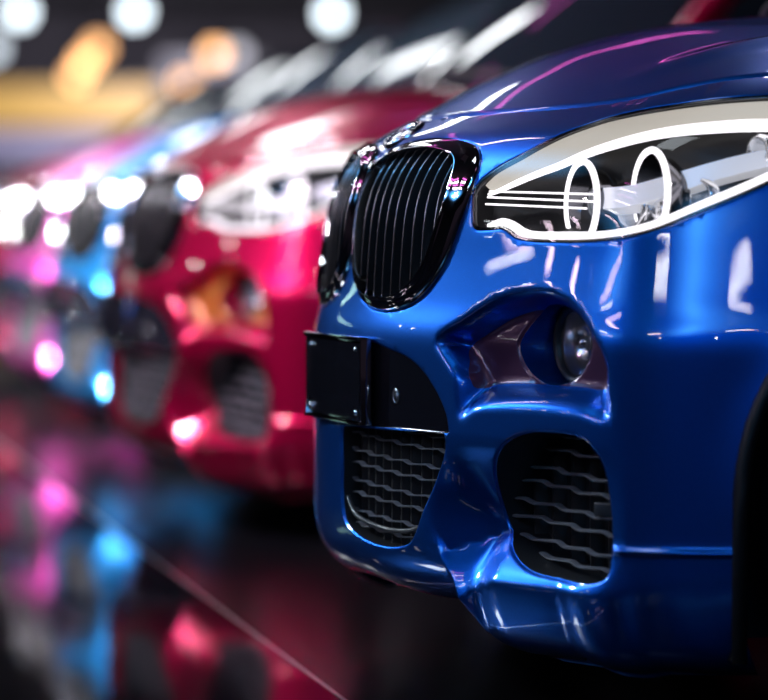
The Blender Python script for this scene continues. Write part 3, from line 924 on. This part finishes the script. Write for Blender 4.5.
m = MB(); quad(m, 43.9, 44.1, -18, 24, ZC, ZC); struct('wall_back', m, [WALLM], smooth=False)
m = MB(); quad(m, -14, 44, -18.1, -18, ZC, ZC); struct('wall_right', m, [WALLM], smooth=False)
m = MB(); quad(m, -14, 44, 24, 24.1, ZC, ZC); struct('wall_left', m, [WALLM], smooth=False)

def glow(name, col, s): return lamp(name, col, s)
TUBE = glow('led_tube_white', (.93, .97, 1.), 28.)
TUBEP = glow('led_tube_magenta', (1., .14, .75), 4.5)

def tube_lamp(p0, p1, mat, label, group, w=.05, name='tube_lamp', drop=None):
    p0 = Vector(p0); p1 = Vector(p1); c = (p0+p1)/2; L = (p1-p0).length
    r = bpy.data.objects.new(name, None); COL.objects.link(r); r.location = c
    d = (p1-p0).normalized(); rot = d.to_track_quat('X', 'Z').to_matrix()
    m = MB(); m.box((0, 0, 0), (L, w, .03), rot=rot, bev=.008); o = m.build('diffuser', [mat], r)
    m = MB(); m.box((0, 0, .03), (L+.04, w+.02, .03), rot=rot, bev=.004)
    for k in (-.4, .4):
        q = d*L*k; X, Y = c.x+q.x, c.y+q.y
        under = any(abs(X-a) < sx and abs(Y-b) < sy for a, b, sx, sy in PANELS)
        m.tube([(q.x, q.y, q.z+.04), (q.x, q.y, ZC - c.z - (.043 if under else 0))], .004, 6)
    m.build('housing', [BLACKP], r)
    tag(r, label, 'lamp', group)
    return r

# ------------------------------------------------------------------ lights
WIND = []
w = bpy.data.worlds.new('world'); SC.world = w; w.use_nodes = True
w.node_tree.nodes['Background'].inputs[0].default_value = (.34, .24, .38, 1); w.node_tree.nodes['Background'].inputs[1].default_value = .03

PANELS = []
def softbox(col, e):
    m, n, l = nodes('softbox_glow'); p = n['Principled BSDF']; p.inputs['Base Color'].default_value = (.2, .2, .2, 1)
    tc = n.new('ShaderNodeTexCoord'); mp = n.new('ShaderNodeMapping'); g = n.new('ShaderNodeTexGradient'); r = n.new('ShaderNodeMapRange')
    mp.inputs['Location'].default_value = (-1, -1, 0); mp.inputs['Scale'].default_value = (2, 2, 0)
    g.gradient_type = 'QUADRATIC_SPHERE'; r.inputs['To Max'].default_value = e*1.8; r.inputs['From Max'].default_value = .8
    l.new(tc.outputs['Generated'], mp.inputs['Vector']); l.new(mp.outputs[0], g.inputs[0]); l.new(g.outputs['Fac'], r.inputs['Value'])
    p.inputs['Emission Color'].default_value = (*col, 1); l.new(r.outputs[0], p.inputs['Emission Strength'])
    return m
def panel(x, y, sx, sy, col, e, label):  # unseen fill panel, added to brighten and tint the lacquer
    r = bpy.data.objects.new('fill_panel', None); COL.objects.link(r); r.location = (x, y, ZC)
    m = MB(); m.box((0, 0, -.035), (sx, sy, .012)); m.build('diffuser', [softbox(col, e)], r, smooth=False)
    m = MB(); m.box((0, 0, -.014), (sx+.08, sy+.08, .028)); m.build('housing', [BLACKP], r, smooth=False)
    PANELS.append((x, y, sx/2+.05, sy/2+.05)); return tag(r, label, 'lamp')
panel(-2.3, -3.2, 3.4, 3.6, (.10, .48, 1.), 6.5, 'added pale blue fill panel over the aisle before the blue car')
panel(4.8, 1.5, 2.0, 2.0, (.85, .40, .80), .55, 'added mauve fill panel beside the blue car')  # added to throw a mauve tone onto the fog recess
panel(7.6, -2.9, 5.0, 6.0, (.08, .45, 1.), 6.5, 'added large blue fill panel over the open hall')
panel(1.4, -8.6, 6.0, 4.6, (.08, .42, 1.), 4.0, 'added wide blue fill panel along the aisle')

def bar(x0, y0, x1, y1, mat, w, label, group, z=4.0):
    cx, cy = (x0+x1)/2, (y0+y1)/2
    return tube_lamp((x0, y0, z), (x1, y1, z), mat, label, group, w=w, name='strip_lamp')
SOFT = glow('led_strip_soft', (.93, .97, 1.), 16.)
PALEP = glow('led_strip_pale_pink', (1., .78, .95), 22.)
TEAL = glow('led_strip_pale_green', (.55, 1., .88), 9.)
HOT = glow('led_strip_bright', (.93, .97, 1.), 16.)
WIND = [(-7.1,1.02,-5.95,1.42,HOT,.34), (-10.4,1.65,-11.3,2.6,HOT,.3), (-13.35,1.25,-13.7,2.15,HOT,.3), (-9.3,-.1,-10.6,.9,HOT,.22), (-12.2,.75,-13.0,1.15,HOT,.3)]
for q in WIND: bar(*q, 'white strip lamp hanging over the car row', 'strip lamps over the row')
for q in ((-4.28,-11.2,-3.82,-11.6,TUBE,.16), (-4.3,-12.9,-4.0,-12.0,PALEP,.16), (-3.0,-10.2,-3.2,-12.2,PALEP,.16), (-1.75,-9.1,-1.6,-10.0,PALEP,.2),
          (.13,-8.0,2.16,-8.4,PALEP,.12), (.3,-7.3,1.3,-7.4,TUBE,.12), (5.33,-5.55,6.22,-4.75,TUBE,.12), (8.7,-1.5,8.5,-1.0,TUBE,.08)):
    bar(*q, 'white strip lamp hanging over the aisle', 'strip lamps over the aisle')
for q in ((-4.54,.31,-3.06,-1.24,TUBEP,.05), (-5.0,1.0,-6.3,3.5,TUBEP,.05), (-2.2,-.75,-3.3,-2.3,PALEP,.10), (.7,-4.2,2.1,-4.2,TUBEP,.10), (.7,-4.8,2.1,-4.8,PALEP,.10), (.7,-5.4,2.1,-5.4,TUBEP,.10), (.7,-6.1,2.1,-6.1,PALEP,.10)):
    bar(*q, 'magenta strip lamp hanging by the blue car', 'magenta strip lamps')
for q in ((-11.0,-5.2,-11.6,-3.0,TEAL,.3), ):
    bar(*q, 'pale green strip lamp hanging low at the far side of the aisle', 'green strip lamps', z=2.2)

def facing(p):
    return (Vector((0, -.3, .6)) - Vector(p)).normalized()
def spot(p, d, col, s, label, group, r=.06, name='spot_lamp'):
    root = bpy.data.objects.new(name, None); COL.objects.link(root); root.location = p
    M = axis_matrix((0, 0, 0), d, (.3, .2, .9))
    m = MB(); m.lathe([(.0005, 0), (r*.6, -.002), (r, -.006)], M, 20); m.build('lamp_glass', [glow('spot_glow', col, s)], root)
    m = MB(); m.lathe([(r+.004, .012), (r+.012, .012), (r+.012, -.10), (r*.5, -.15), (.0005, -.15)], M, 20)
    u_ = any(abs(p[0]-a) < sx and abs(p[1]-b) < sy for a, b, sx, sy in PANELS)
    m.tube([(0, 0, .02), (0, 0, ZC-p[2]-(.043 if u_ else 0))], .010, 6); m.build('lamp_can', [BLACKP], root)
    return tag(root, label, 'lamp', group)

# small spots above aisle and row: they draw the bright dots on the lacquer
for x, y, z in ((-4.3, -6.2, 3.6), (7.2, -5.6, 3.8), (10.2, -2.2, 3.7), (-.9, -10.8, 3.7), (3.4, -2.6, 3.7), (-5.4, -.9, 3.7), (-7.4, -2.4, 3.7), (-2.2, 1.9, 3.8), (-.8, -5.6, 3.6), (-7.7, -10.4, 3.8), (-8.3, -9.6, 3.8)):
    spot((x, y, z), facing((x, y, z)), (1., .93, .96), 60., 'small round spot lamp on a rod above the aisle', 'spot lamps above the aisle', .07)
# far lamps under the ceiling behind the row
def seen(px, py, d):
    p = floor_at(d, (px-384)/3000*d); return (p[0], p[1], CAMH + (217-py)/3000*d)
CAMP = Vector((CXY[0], CXY[1], CAMH))
for px, py, col, s_, lab in ((20, 12, (.80, .92, 1.), 7, 'cool white round spot lamp at the upper left corner, far behind the cars'),
                             (135, 12, (.80, .92, 1.), 7, 'cool white round spot lamp hanging above the two warm orange lamps on the left'),
                             (332, 14, (.80, .92, 1.), 7, 'cool white round spot lamp hanging above the crimson car bonnet, rightmost of the row'),
                             (-8, 48, (.8, .9, 1.), 3, 'dim white spot lamp cut off by the left edge of the picture')):
    p = seen(px, py, 35); spot(p, (CAMP-Vector(p)).normalized(), col, s_, lab, 'far white spot lamps', .11)
for px, py, s_, d_, lab in ((98, 48, 4.0, 31, 'upper warm orange lamp of the overlapping cluster above the amber light box'),
                            (86, 62, 6, 33.5, 'middle and brightest warm orange lamp of the cluster above the amber light box'),
                            (76, 76, 5, 36, 'lowest warm orange lamp of the cluster above the amber light box'),
                            (215, 54, 6, 34, 'warm orange round lamp beside the faint grey spot, right of the cluster'),
                            (186, 84, 4.5, 34, 'warm orange lamp hanging lowest, just right of the amber light box')):
    p = seen(px, py, d_); spot(p, (CAMP-Vector(p)).normalized(), (1., .50, .20), s_, lab, 'far orange spot lamps', .10)
p = seen(236, 54, 36); spot(p, (CAMP-Vector(p)).normalized(), (.8, .8, .9), 2.0, 'faint grey spot lamp touching the right side of an orange lamp', 'far white spot lamps', .10)

def wallbox(px0, px1, py0, py1, col, s_, name, label, cat):
    d = 43.2; a = seen(px0, py0, d); b = seen(px1, py1, d); c = ((Vector(a)+Vector(b))/2)
    rt = Vector((RD[0], RD[1], 0)); rot = Matrix((rt, Vector((-VD[0], -VD[1], 0)).cross(Vector((0, 0, 1)))*0 + Vector((VD[0], VD[1], 0)), Vector((0, 0, 1)))).transposed()
    W_ = (px1-px0)/3000*d; H_ = (py1-py0)/3000*d
    root = bpy.data.objects.new(name, None); COL.objects.link(root); root.location = c
    m = MB(); m.box((0, 0, 0), (W_, .06, H_), rot=rot); m.build('lit_face', [glow(name+'_glow', col, s_)], root, smooth=False)
    off = Vector((VD[0], VD[1], 0))*.10
    m = MB(); m.box(off, (W_+.06, .14, H_+.06), rot=rot); m.build('box_frame', [BLACKP], root, smooth=False)
    return tag(root, label, cat)
wallbox(-70, 158, 86, 126, (1., .60, .13), .34, 'light_box', 'long amber light box on the far back wall', 'light box')
wallbox(-70, 120, 132, 160, (.50, .47, .72), .30, 'light_box', 'long pale lilac light box below the amber one', 'light box')
wallbox(165, 260, 60, 100, (.12, .11, .14), .3, 'light_box', 'dim grey light box right of the amber one', 'light box')

def area(name, loc, tgt, size, col, e, sy=None, spread=180):
    l = bpy.data.lights.new(name, 'AREA'); l.energy = e; l.color = col; l.size = size; l.spread = math.radians(spread)
    if sy: l.shape = 'RECTANGLE'; l.size_y = sy
    o = bpy.data.objects.new(name, l); COL.objects.link(o); o.location = loc
    o.rotation_euler = (Vector(tgt)-Vector(loc)).to_track_quat('-Z', 'Y').to_euler()
    return o
area('ceiling_light', (.9, -.9, 3.9), (.75, .1, .6), .9, (.85, .93, 1.), 14)
area('aisle_fill', (-4.2, -4.6, 3.9), (-.1, 0, .5), .8, (.80, .92, 1.), 25, spread=50)  # added fill to lift the front of the blue car
area('row_fill', (-1.3, -2.6, 3.9), (-2.4, .5, .8), .8, (1., .80, .95), 48, spread=50)  # unseen fills added to brighten the cars further back
area('row_fill', (-3.6, -2.2, 3.9), (-4.6, 1.2, .8), .8, (.95, .97, 1.), 200, spread=50)
area('row_fill', (-5.6, -2.0, 3.9), (-6.6, 1.4, .8), .8, (1., .95, 1.), 240, spread=50)
area('row_fill', (-7.8, -1.8, 3.9), (-8.6, 1.6, .8), .8, (1., .95, 1.), 150, spread=50)
area('wall_fill', (-34, 9, 4.0), (-41, 13, 2.5), 2.0, (.9, .85, 1.), 750)  # added fill that keeps the back wall from going black

# ------------------------------------------------------------------ view
SC.view_settings.view_transform = 'Standard'; SC.view_settings.look = 'None'
SC.view_settings.exposure = 0.0; SC.view_settings.gamma = 1.0; SC.view_settings.use_curve_mapping = False
